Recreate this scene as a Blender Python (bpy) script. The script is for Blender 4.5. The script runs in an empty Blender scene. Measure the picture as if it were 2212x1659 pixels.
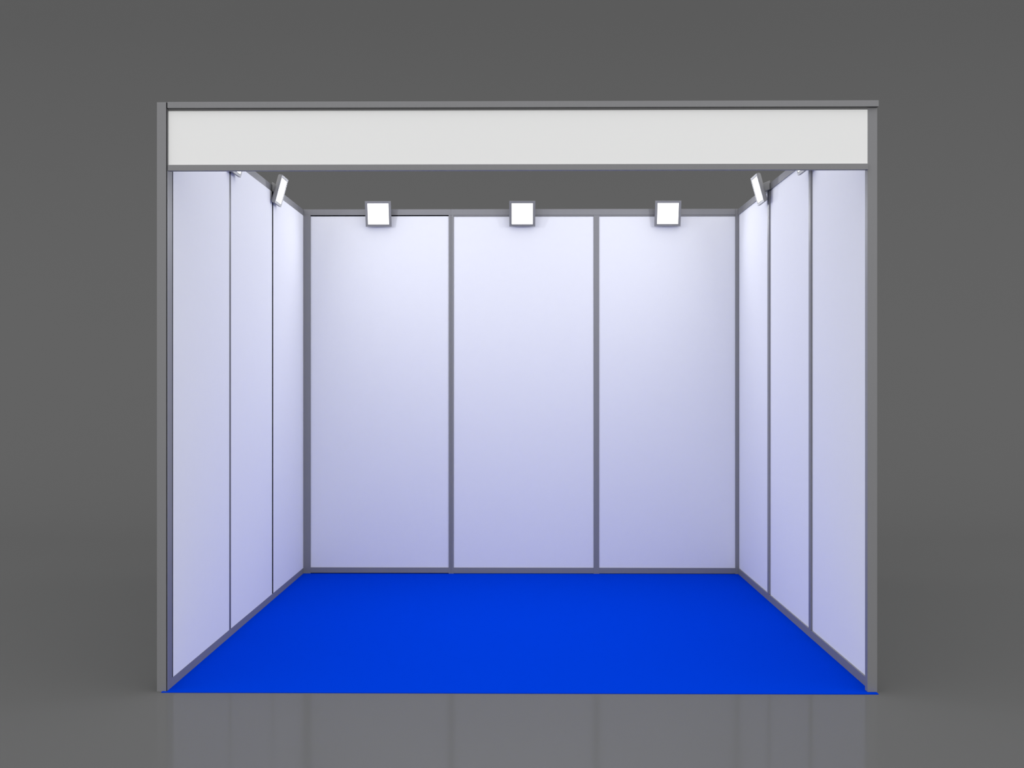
import bpy, bmesh, math
from mathutils import Vector, Matrix

SC = bpy.context.scene
COL = SC.collection

# ------------------------------------------------------------------ materials
def new_mat(name):
    m = bpy.data.materials.new(name)
    m.use_nodes = True
    nt = m.node_tree
    for n in list(nt.nodes):
        nt.nodes.remove(n)
    out = nt.nodes.new('ShaderNodeOutputMaterial')
    return m, nt, out

def noisy_color(nt, base, amount, scale, detail=4.0, stretch=(1, 1, 1)):
    tc = nt.nodes.new('ShaderNodeTexCoord')
    mp = nt.nodes.new('ShaderNodeMapping')
    mp.inputs['Scale'].default_value = stretch
    nz = nt.nodes.new('ShaderNodeTexNoise')
    nz.inputs['Scale'].default_value = scale
    nz.inputs['Detail'].default_value = detail
    mx = nt.nodes.new('ShaderNodeMix')
    mx.data_type = 'RGBA'
    a = tuple(max(0.0, c * (1 - amount)) for c in base) + (1,)
    b = tuple(min(1.0, c * (1 + amount)) for c in base) + (1,)
    mx.inputs['A'].default_value = a
    mx.inputs['B'].default_value = b
    nt.links.new(tc.outputs['Object'], mp.inputs['Vector'])
    nt.links.new(mp.outputs['Vector'], nz.inputs['Vector'])
    nt.links.new(nz.outputs['Fac'], mx.inputs['Factor'])
    return mx.outputs['Result'], nz

def principled(name, base, rough=0.5, spec=0.3, metal=0.0, amount=0.02, scale=40, stretch=(1, 1, 1), bump=0.0, bump_scale=300):
    m, nt, out = new_mat(name)
    p = nt.nodes.new('ShaderNodeBsdfPrincipled')
    col, nz = noisy_color(nt, base, amount, scale, stretch=stretch)
    nt.links.new(col, p.inputs['Base Color'])
    p.inputs['Roughness'].default_value = rough
    p.inputs['Metallic'].default_value = metal
    p.inputs['Specular IOR Level'].default_value = spec
    if bump:
        n2 = nt.nodes.new('ShaderNodeTexNoise')
        n2.inputs['Scale'].default_value = bump_scale
        tc = nt.nodes.new('ShaderNodeTexCoord')
        nt.links.new(tc.outputs['Object'], n2.inputs['Vector'])
        b = nt.nodes.new('ShaderNodeBump')
        b.inputs['Strength'].default_value = bump
        b.inputs['Distance'].default_value = 0.002
        nt.links.new(n2.outputs['Fac'], b.inputs['Height'])
        nt.links.new(b.outputs['Normal'], p.inputs['Normal'])
    nt.links.new(p.outputs['BSDF'], out.inputs['Surface'])
    return m

M_PANEL = principled('cool_white_laminate', (0.790, 0.797, 0.832), rough=0.75, spec=0.05, amount=0.008, scale=25)
M_FASCIA = principled('white_fascia_vinyl', (0.935, 0.935, 0.93), rough=0.7, spec=0.05, amount=0.004, scale=25)
M_ALU = principled('satin_grey_aluminium', (0.240, 0.240, 0.249), rough=0.5, spec=0.3, metal=0.3, amount=0.02, scale=60, stretch=(1, 1, 0.05))
M_RECESS_SHADE = principled('painted_recess_shade', (0.09, 0.09, 0.10), rough=0.6, spec=0.1, amount=0.02)  # dark grey that paints the shade of recesses
M_LIP_SHADE = principled('painted_underside_shade', (0.215, 0.215, 0.217), rough=0.6, spec=0.1, metal=0.2, amount=0.02)  # lip colour with the rail's underside shade painted in
M_GAP_SHADE = principled('black_gap_shade', (0.004, 0.004, 0.005), rough=0.9, spec=0.0, amount=0.05)  # near-black that paints the shade inside slits and gaps
M_LAMP = principled('lamp_housing_grey', (0.262, 0.262, 0.268), rough=0.5, spec=0.3, metal=0.5, amount=0.02)
M_CARPET = principled('royal_blue_carpet', (0.0002, 0.040, 0.58), rough=1.0, spec=0.0, amount=0.03, scale=220, bump=0.15, bump_scale=900)

def studio_mat():
    # matte grey studio paint; the floor part is polished (a weak, nearly constant gloss) and the sweep is matte
    m, nt, out = new_mat('grey_studio_floor')
    col, nz = noisy_color(nt, (STUDIO,) * 3, 0.012, 0.6)
    d = nt.nodes.new('ShaderNodeBsdfDiffuse')
    nt.links.new(col, d.inputs['Color'])
    g = nt.nodes.new('ShaderNodeBsdfGlossy')
    g.inputs['Roughness'].default_value = 0.10
    g.inputs['Color'].default_value = (1, 1, 1, 1)
    geo = nt.nodes.new('ShaderNodeNewGeometry')
    sep = nt.nodes.new('ShaderNodeSeparateXYZ')
    nt.links.new(geo.outputs['Position'], sep.inputs['Vector'])
    mr = nt.nodes.new('ShaderNodeMapRange')
    mr.interpolation_type = 'SMOOTHSTEP'
    mr.inputs['From Min'].default_value = 6.0
    mr.inputs['From Max'].default_value = 9.5
    mr.inputs['To Min'].default_value = GLOSS
    mr.inputs['To Max'].default_value = 0.0
    nt.links.new(sep.outputs['Y'], mr.inputs['Value'])
    mx = nt.nodes.new('ShaderNodeMixShader')
    nt.links.new(mr.outputs['Result'], mx.inputs['Fac'])
    nt.links.new(d.outputs['BSDF'], mx.inputs[1])
    nt.links.new(g.outputs['BSDF'], mx.inputs[2])
    nt.links.new(mx.outputs['Shader'], out.inputs['Surface'])
    return m

STUDIO = 0.123
GLOSS = 0.055
LAMP_W = 1.6
LAMP_POWER = 5.7
LAMP_POWER_REAR = 2.3
SPREAD = 160
SKY_LOW, SKY_HIGH = 1.22, 1.30
M_STUDIO = studio_mat()

def emit_mat():
    m, nt, out = new_mat('lit_diffuser')
    e = nt.nodes.new('ShaderNodeEmission')
    e.inputs['Color'].default_value = (0.97, 0.98, 1.0, 1)
    e.inputs['Strength'].default_value = LAMP_W
    nt.links.new(e.outputs['Emission'], out.inputs['Surface'])
    return m
M_EMIT = emit_mat()

# ------------------------------------------------------------------ helpers
def add_box(bm, lo, hi):
    vs = [bm.verts.new((x, y, z)) for x in (lo[0], hi[0]) for y in (lo[1], hi[1]) for z in (lo[2], hi[2])]
    q = [(0, 1, 3, 2), (4, 6, 7, 5), (0, 4, 5, 1), (2, 3, 7, 6), (0, 2, 6, 4), (1, 5, 7, 3)]
    fs = [bm.faces.new([vs[i] for i in f]) for f in q]
    return vs, fs

def finish(name, bm, mat, loc=(0, 0, 0), parent=None, bevel=0.0, smooth=False):
    bmesh.ops.recalc_face_normals(bm, faces=bm.faces[:])
    me = bpy.data.meshes.new(name)
    bm.to_mesh(me)
    bm.free()
    me.materials.append(mat)
    o = bpy.data.objects.new(name, me)
    COL.objects.link(o)
    o.location = loc
    if parent:
        o.parent = parent
    if bevel:
        b = o.modifiers.new('edge', 'BEVEL')
        b.width = bevel
        b.segments = 2
        b.limit_method = 'ANGLE'
    if smooth:
        for p in me.polygons:
            p.use_smooth = True
    return o

def tag(o, label, cat, group=None):
    o['label'] = label
    o['category'] = cat
    if group:
        o['group'] = group
    return o

def boxes(name, mat, lst, parent=None, bevel=0.0006):
    """boxes in world space; the origin sits at the first box's base centre"""
    lo, hi = lst[0]
    org = Vector(((lo[0] + hi[0]) / 2, (lo[1] + hi[1]) / 2, lo[2]))
    if parent:
        org = Vector((0, 0, 0))
        off = parent.location
    bm = bmesh.new()
    for lo, hi in lst:
        if parent:
            add_box(bm, Vector(lo) - off, Vector(hi) - off)
        else:
            add_box(bm, Vector(lo) - org, Vector(hi) - org)
    return finish(name, bm, mat, org, parent, bevel)

def groove_profile(x0, x1, y0, y1, gx=None, gd=0.002, gw=0.003):
    """outline of an upright whose front (y0) face has a shallow groove at gx"""
    return [(x0, y0), (gx - gw / 2, y0), (gx - gw / 2, y0 + gd), (gx + gw / 2, y0 + gd), (gx + gw / 2, y0), (x1, y0), (x1, y1), (x0, y1)]

def prism(name, mat, outline, z0, z1, parent=None, bevel=0.0):
    cx = sum(p[0] for p in outline) / len(outline)
    cy = sum(p[1] for p in outline) / len(outline)
    org = Vector((cx, cy, z0))
    bm = bmesh.new()
    lo = [bm.verts.new((x - cx, y - cy, 0)) for x, y in outline]
    hi = [bm.verts.new((x - cx, y - cy, z1 - z0)) for x, y in outline]
    n = len(outline)
    bm.faces.new(lo[::-1])
    bm.faces.new(hi)
    for i in range(n):
        bm.faces.new((lo[i], lo[(i + 1) % n], hi[(i + 1) % n], hi[i]))
    return finish(name, bm, mat, org, parent, bevel)

# ------------------------------------------------------------------ setting
def add_floor():
    bm = bmesh.new()
    add_box(bm, (-22, -14, -0.1), (22, 9.5, 0))
    o = finish('floor', bm, M_STUDIO)
    o['kind'] = 'structure'
    return o

def add_sweep():
    # backdrop: a wide quarter-round cove rising from the floor into a tall wall, 10 cm thick
    bm = bmesh.new()
    pts = []
    y0, R, H = 9.5, 6.5, 15.0
    n = 48
    for i in range(n + 1):
        a = math.pi / 2 * i / n
        pts.append((y0 + R * math.sin(a), R * (1 - math.cos(a))))
    pts.append((y0 + R, H))
    back = []
    for i in range(n + 1):
        a = math.pi / 2 * i / n
        back.append((y0 + (R + .1) * math.sin(a), R - (R + .1) * math.cos(a)))
    back.append((y0 + R + .1, H))
    ring = pts + back[::-1]
    L = [bm.verts.new((-22, y, z)) for y, z in ring]
    Rr = [bm.verts.new((22, y, z)) for y, z in ring]
    k = len(ring)
    for i in range(k):
        bm.faces.new((L[i], L[(i + 1) % k], Rr[(i + 1) % k], Rr[i]))
    m = len(pts)
    for V in (L, Rr):
        for i in range(m - 1):
            bm.faces.new((V[i], V[i + 1], V[k - 2 - i], V[k - 1 - i]))
    o = finish('wall_back', bm, M_STUDIO, smooth=False)
    me = o.data
    for p in me.polygons:
        p.use_smooth = abs(p.normal.x) < 0.5
    bm = bmesh.new()
    bm.from_mesh(me)
    for e in bm.edges:
        if len(e.link_faces) == 2 and e.calc_face_angle(0) > 0.5:
            e.smooth = False
    bm.to_mesh(me)
    bm.free()
    o['kind'] = 'structure'
    return o

add_floor()
add_sweep()

# ------------------------------------------------------------------ carpet
CT = 0.003
cp = [(-1.505, 4.721), (1.4715, 4.721), (1.4715, 7.735), (-1.4849, 7.735), (-1.4849, 4.7345), (-1.505, 4.7345)]
o = prism('carpet', M_CARPET, cp, 0.0, CT)
tag(o, 'flat royal blue carpet covering the booth floor', 'carpet')

# ------------------------------------------------------------------ uprights
G = 'aluminium uprights of the booth'
LX, RX, BY = -1.485, 1.452, 7.690           # inner faces of the left, right and back walls
TOP0, TOP1 = 2.426, 2.466

t = boxes('upright_post', M_ALU, [((-1.528, 4.736, 0), (-1.489, 4.775, 2.4615))], bevel=0.0008)
tag(t, 'grey front post holding up the left end of the white fascia', 'post', G)

# left wall end post, with a thin flange that runs forward beside the front post and a black strip painting the slit shade between them
t = boxes('upright_post', M_ALU, [((-1.525, 4.777, 0), (LX, 4.806, 2.424)), ((LX - 0.0008, 4.7395, 0), (LX, 4.778, 2.435))], bevel=0)
tag(t, 'narrow lavender-grey end post of the left wall, just inside the front post', 'post', G)
boxes('slit_shade_strip', M_GAP_SHADE, [((-1.4886, 4.742, 0.0), (LX - 0.0010, 4.7760, 2.4615))], t, bevel=0)['label'] = 'black strip painted as slit shade'
boxes('slit_shade_strip', M_GAP_SHADE, [((-1.525, 4.8065, 0.041), (LX - 0.0009, 4.8195, 2.424))], t, bevel=0)['label'] = 'black strip painted as slit shade beside the first panel'  # black colour paints the shade in this slit

t = boxes('upright_post', M_ALU, [((-1.525, 5.742, 0.041), (LX, 5.759, 2.424))], bevel=0)
tag(t, 'thin grey post between the front and middle panels of the left wall', 'post', G)
boxes('recess_shade_strip', M_RECESS_SHADE, [((-1.525, 5.7592, 0.041), (LX - 0.0004, 5.7755, 2.424))], t, bevel=0)['label'] = 'dark grey joint strip with painted recess shade'  # shade on the recessed half of the post, put into its colour

t = boxes('upright_post', M_GAP_SHADE, [((-1.525, 6.728, 0.041), (LX - 0.0005, 6.7565, 2.424))], bevel=0)  # black paints the shade of the gap between the panels
tag(t, 'black joint post painted as the shaded gap between the middle and rear panels of the left wall', 'post', G)

t = boxes('upright_post', M_ALU, [((-1.4845, 7.6865, CT), (-1.437, 7.728, 2.4265))], bevel=0.0008)
tag(t, 'wide grey corner post where the left wall meets the back wall', 'post', G)
t = prism('upright_post', M_ALU, groove_profile(-0.502, -0.468, 7.690, 7.725, -0.486), CT, 2.4265)
tag(t, 'grey post with a fine centre groove between left and centre back panels', 'post', G)
t = boxes('upright_post', M_ALU, [((0.478, 7.690, CT), (0.515, 7.725, 2.4265))], bevel=0.0006)
tag(t, 'grey post between the centre and right back panels', 'post', G)
t = boxes('upright_post', M_ALU, [((1.4335, 7.6865, CT), (1.461, 7.728, 2.4665))], bevel=0.0008)
tag(t, 'slim grey corner post where the right wall meets the back wall', 'post', G)

t = boxes('upright_post', M_ALU, [((1.4485, 6.717, 0.044), (1.4742, 6.757, 2.4255))], bevel=0.0006)
tag(t, 'grey post between the middle and rear panels of the right wall', 'post', G)
t = boxes('upright_post', M_ALU, [((1.4485, 5.745, 0.044), (1.4742, 5.783, 2.4255))], bevel=0.0006)
tag(t, 'grey post between the front and middle panels of the right wall', 'post', G)
t = boxes('upright_post', M_ALU, [((1.434, 4.749, CT), (1.4745, 4.784, 2.4355))], bevel=0.0008)
tag(t, 'grey front post under the right end of the fascia rail', 'post', G)

# ------------------------------------------------------------------ rails
G = 'aluminium rails of the booth'
t = boxes('rail', M_ALU, [((-1.525, 4.8065, 0.001), (LX, 7.686, 0.0405))], bevel=0.0006)
tag(t, 'bottom rail running along the foot of the left wall', 'rail', G)
t = boxes('rail', M_ALU, [((-1.525, 4.777, TOP0 - 0.001), (LX, 7.7245, TOP1 - 0.001))], bevel=0.0006)
tag(t, 'top rail running along the upper edge of the left wall', 'rail', G)
t = boxes('rail', M_ALU, [((RX, 4.7845, CT), (1.4742, 7.686, 0.043))], bevel=0.0006)
tag(t, 'bottom rail running along the foot of the right wall', 'rail', G)
t = boxes('rail', M_ALU, [((RX, 4.7845, TOP0), (1.4742, 7.686, TOP1))], bevel=0.0006)
tag(t, 'top rail running along the upper edge of the right wall', 'rail', G)

t = boxes('rail', M_ALU, [((-1.4845, BY, TOP0 + .001), (-0.4868, 7.728, TOP1 + .001))], bevel=0.0006)
tag(t, 'short top rail above the left back panel, behind the leftmost rear spotlight', 'rail', G)
boxes('slit_shade_strip', M_GAP_SHADE, [((-1.437, 7.6925, 2.4205), (-0.5022, 7.72, 2.4268))], t, bevel=0)['label'] = 'black strip painted as slit shade'  # paints the dark slit under the top rail
t = boxes('rail', M_ALU, [((-0.4862, BY, TOP0 + .001), (1.4332, 7.728, TOP1 + .001))], bevel=0.0006)
tag(t, 'long top rail above the centre and right back panels', 'rail', G)
boxes('lip', M_ALU, [((-0.4678, 7.6925, 2.4165), (0.4778, 7.72, 2.4262))], t, bevel=0)
boxes('lip', M_ALU, [((0.5152, 7.6925, 2.4165), (1.4332, 7.72, 2.4262))], t, bevel=0)

for x0, x1, gap, lab in ((-1.4368, -0.5022, 0.0075, 'bottom rail under the left back panel, with a black gap below'),
                         (-0.4678, 0.4778, 0.0055, 'bottom rail under the centre back panel'),
                         (0.5152, 1.4332, 0.0055, 'bottom rail under the right back panel')):
    t = boxes('rail', M_ALU, [((x0, BY - 0.0005, gap), (x1, 7.725, 0.043))], bevel=0.0004)
    tag(t, lab, 'rail', G)
    boxes('slit_shade_strip', M_GAP_SHADE, [((x0, BY + 0.0015, CT), (x1, 7.72, gap))], t, bevel=0)['label'] = 'black strip of painted gap shade under the rail'  # paints the shade in the gap between rail and carpet

# ------------------------------------------------------------------ wall panels
G = 'white wall panels of the booth'
for y0, y1, lab in ((4.820, 5.7418, 'tall white panel nearest the front on the left wall'),
                    (5.7758, 6.7278, 'tall white middle panel of the left wall, before the shaded gap'),
                    (6.7568, 7.6860, 'tall white rear panel of the left wall, behind the shaded gap')):
    t = boxes('wall_panel', M_PANEL, [((-1.508, y0, 0.0405), (LX - 0.0008, y1, 2.4248))], bevel=0.0005)
    tag(t, lab, 'panel', G)
for y0, y1, lab in ((4.7845, 5.7448, 'tall white panel nearest the front on the right wall'),
                    (5.7832, 6.7168, 'tall white middle panel of the right wall'),
                    (6.7572, 7.6862, 'tall white rear panel of the right wall')):
    t = boxes('wall_panel', M_PANEL, [((1.4585, y0, 0.0432), (1.4735, y1, 2.4258))], bevel=0.0005)
    tag(t, lab, 'panel', G)
for x0, x1, z1, lab in ((-1.4368, -0.5022, 2.4202, 'white left panel of the back wall, below the leftmost rear spotlight'),
                        (-0.4678, 0.4778, 2.4162, 'white centre panel of the back wall'),
                        (0.5152, 1.4332, 2.4162, 'white right panel of the back wall')):
    t = boxes('wall_panel', M_PANEL, [((x0, 7.6945, 0.0432), (x1, 7.716, z1))], bevel=0.0005)
    tag(t, lab, 'panel', G)

# ------------------------------------------------------------------ fascia
t = boxes('fascia_rail', M_ALU, [((-1.4838, 4.7345, 2.4365), (1.4765, 4.775, 2.4622))], bevel=0.0008)
tag(t, 'long grey rail along the top of the white fascia board', 'rail', 'rails of the fascia')
boxes('lip', M_LIP_SHADE, [((-1.4838, 4.7460, 2.4272), (1.4338, 4.770, 2.4366))], t, bevel=0)['label'] = 'recessed lip with painted underside shade'  # underside shade of the rail, put into the lip colour
t = boxes('fascia_rail', M_ALU, [((-1.4820, 4.7365, 2.1755), (1.4338, 4.758, 2.2000))], bevel=0.0006)
tag(t, 'long grey rail along the bottom of the white fascia board', 'rail', 'rails of the fascia')
t = boxes('fascia_board', M_FASCIA, [((-1.4838, 4.7470, 2.2002), (1.4338, 4.756, 2.4270))], bevel=0.0004)
tag(t, 'blank white name board across the front above the booth opening', 'fascia board')

# ------------------------------------------------------------------ spotlights
TILT = math.radians(15)
W2, H2 = 0.0870, 0.0850                      # half size of the face

def rounded_rect(w, h, r, n=6):
    pts = []
    for cx, cz, a0 in ((w - r, h - r, 0), (-w + r, h - r, 90), (-w + r, -h + r, 180), (w - r, -h + r, 270)):
        for i in range(n + 1):
            a = math.radians(a0 + 90 * i / n)
            pts.append((cx + r * math.cos(a), cz + r * math.sin(a)))
    return pts

def make_spotlight(FD):
    # FD: face centre to rail
    # local frame: the origin is the clamp point on the rail, -y looks into the room
    root = bpy.data.objects.new('spotlight', None)
    root.empty_display_size = 0.05
    COL.objects.link(root)
    # face frame: rotate so that the top leans into the room
    R = Matrix.Rotation(TILT, 4, 'X')
    C = Matrix.Translation((0, -FD, -0.014)) @ R
    # housing: closed shell with the back edges rounded off, square at the face
    bm = bmesh.new()
    D = 0.023
    prof = [(0.0, 0.0)]
    nr = 8
    rr = 0.015
    for i in range(nr + 1):
        a = math.pi / 2 * i / nr
        prof.append((D - rr + rr * math.sin(a), rr * (1 - math.cos(a))))
    rings = []
    for y, ins in prof:
        w, h = W2 - ins, H2 - ins
        rings.append([bm.verts.new(C @ Vector((sx * w, y + 0.0035, sz * h))) for sx, sz in ((-1, -1), (1, -1), (1, 1), (-1, 1))])
    for a, b in zip(rings, rings[1:]):
        for i in range(4):
            bm.faces.new((a[i], a[(i + 1) % 4], b[(i + 1) % 4], b[i]))
    bm.faces.new(rings[0])
    bm.faces.new(rings[-1])
    finish('housing', bm, M_LAMP, parent=root, bevel=0.0008)
    # bezel
    bm = bmesh.new()
    iw, ih = 0.0735, 0.0725
    def ring(w, h, y):
        return [bm.verts.new(C @ Vector((sx * w, y, sz * h))) for sx, sz in ((-1, -1), (1, -1), (1, 1), (-1, 1))]
    a, b, c, d = ring(W2, H2, 0.0034), ring(W2, H2, 0), ring(iw, ih, 0), ring(iw, ih, 0.0034)
    for r0, r1 in ((a, b), (b, c), (c, d), (d, a)):
        for i in range(4):
            bm.faces.new((r0[i], r0[(i + 1) % 4], r1[(i + 1) % 4], r1[i]))
    finish('bezel', bm, M_LAMP, parent=root, bevel=0.0003)
    # dark line around the diffuser, with the recess shade painted in
    bm = bmesh.new()
    a, b, c, d = ring(iw, ih, 0.0033), ring(iw, ih, 0.0012), ring(iw - .0022, ih - .0022, 0.0012), ring(iw - .0022, ih - .0022, 0.0033)
    for r0, r1 in ((a, b), (b, c), (c, d), (d, a)):
        for i in range(4):
            bm.faces.new((r0[i], r0[(i + 1) % 4], r1[(i + 1) % 4], r1[i]))
    finish('recess_shade_line', bm, M_RECESS_SHADE, parent=root)['label'] = 'dark line around the light'
    # diffuser
    bm = bmesh.new()
    add_box(bm, (-iw + .0023, 0.0010, -ih + .0023), (iw - .0023, 0.0032, ih - .0023))
    bm.transform(C)
    finish('diffuser', bm, M_EMIT, parent=root)['label'] = 'glowing white diffuser'
    # the light itself: a square LED field just in front of the diffuser, beaming out of the face
    ld = bpy.data.lights.new('lamp', 'AREA')
    ld.shape = 'RECTANGLE'
    ld.size, ld.size_y = 2 * iw - .006, 2 * ih - .006
    ld.energy = LAMP_POWER
    ld.color = (0.92, 0.94, 1.0)
    ld.spread = math.radians(SPREAD)
    lo = bpy.data.objects.new('lamp', ld)
    COL.objects.link(lo)
    lo.parent = root
    lo.matrix_local = C @ Matrix.Translation((0, 0.0004, 0)) @ Matrix.Rotation(-math.pi / 2, 4, 'X')
    # arm: a tapered block square to the housing that ends flush on the rail
    bm = bmesh.new()
    up0, up1 = 0.024, 0.027
    f = [C @ Vector((sx * 0.034, D + 0.003, sz * up0)) for sx, sz in ((-1, -1), (1, -1), (1, 1), (-1, 1))]
    g = [Vector((sx * 0.040, -0.0005, 0.0085 + sz * up1)) for sx, sz in ((-1, -1), (1, -1), (1, 1), (-1, 1))]
    a = [bm.verts.new(v) for v in f]
    b = [bm.verts.new(v) for v in g]
    for i in range(4):
        bm.faces.new((a[i], a[(i + 1) % 4], b[(i + 1) % 4], b[i]))
    bm.faces.new(a)
    bm.faces.new(b)
    finish('arm', bm, M_LAMP, parent=root, bevel=0.0025)
    return root

spots = [
    ((-0.972, BY, 2.441), 0, 0.055, 'square spotlight above the left back panel, leftmost on the rear rail'),
    ((-0.004, BY, 2.441), 0, 0.055, 'square spotlight above the centre panel, in the middle of the rear rail'),
    ((0.972, BY, 2.441), 0, 0.055, 'square spotlight above the right back panel, rightmost on the rear rail'),
    ((LX, 6.757, 2.446), 90, 0.050, 'square spotlight seen edge-on over the shaded gap in the left wall'),
    ((LX, 5.775, 2.446), 90, 0.050, 'spotlight on the left wall rail with only its lower corner showing under the fascia'),
    ((RX, 6.737, 2.446), -90, 0.068, 'square spotlight seen edge-on over the rear joint of the right wall'),
    ((RX, 5.745, 2.446), -90, 0.068, 'spotlight on the right wall rail with only its lower corner showing under the fascia'),
]
REAR = []
protos = {}
for i, (loc, deg, fd, lab) in enumerate(spots):
    if fd not in protos:                     # one of each kind is built; the others on that wall are copies
        r = protos[fd] = make_spotlight(fd)
    else:
        r = protos[fd].copy()
        COL.objects.link(r)
        for ch in list(protos[fd].children):
            c = ch.copy()
            COL.objects.link(c)
            c.parent = r
    r.location = loc
    r.rotation_euler = (0, 0, math.radians(deg))
    tag(r, lab, 'spotlight', 'square spotlights on the booth rails')
    if i < 3:                                # the three rear spotlights run dimmer than the four on the side walls
        for c in r.children:
            if c.type == 'LIGHT':
                if i == 0:
                    rear = c.data.copy()
                    rear.energy = LAMP_POWER_REAR
                REAR.append((c, rear))
for c, d in REAR:
    c.data = d

# ------------------------------------------------------------------ light
w = bpy.data.worlds.new('studio')
SC.world = w
w.use_nodes = True
nt = w.node_tree
bg = nt.nodes['Background']
tc = nt.nodes.new('ShaderNodeTexCoord')
sep = nt.nodes.new('ShaderNodeSeparateXYZ')
mr = nt.nodes.new('ShaderNodeMapRange')
mr.inputs['From Min'].default_value = 0.0
mr.inputs['From Max'].default_value = 1.0
mr.inputs['To Min'].default_value = SKY_LOW
mr.inputs['To Max'].default_value = SKY_HIGH
nt.links.new(tc.outputs['Generated'], sep.inputs['Vector'])
nt.links.new(sep.outputs['Z'], mr.inputs['Value'])
nt.links.new(mr.outputs['Result'], bg.inputs['Strength'])
bg.inputs['Color'].default_value = (1, 1, 1, 1)

# ------------------------------------------------------------------ camera
cam = bpy.data.cameras.new('camera')
co = bpy.data.objects.new('camera', cam)
COL.objects.link(co)
cam.sensor_width = 36.0
cam.lens = 36.0 * 2458.0 / 2212.0
co.location = (0, 0, 1.285)
co.rotation_euler = (math.radians(90), 0, math.atan(23.5 / 2458.0))
cam.clip_end = 200
SC.camera = co

SC.view_settings.view_transform = 'Standard'
SC.view_settings.look = 'None'
SC.view_settings.gamma = 1.0
SC.view_settings.use_curve_mapping = False
SC.view_settings.exposure = 0.0
SC.cycles.max_bounces = 12
SC.cycles.diffuse_bounces = 8
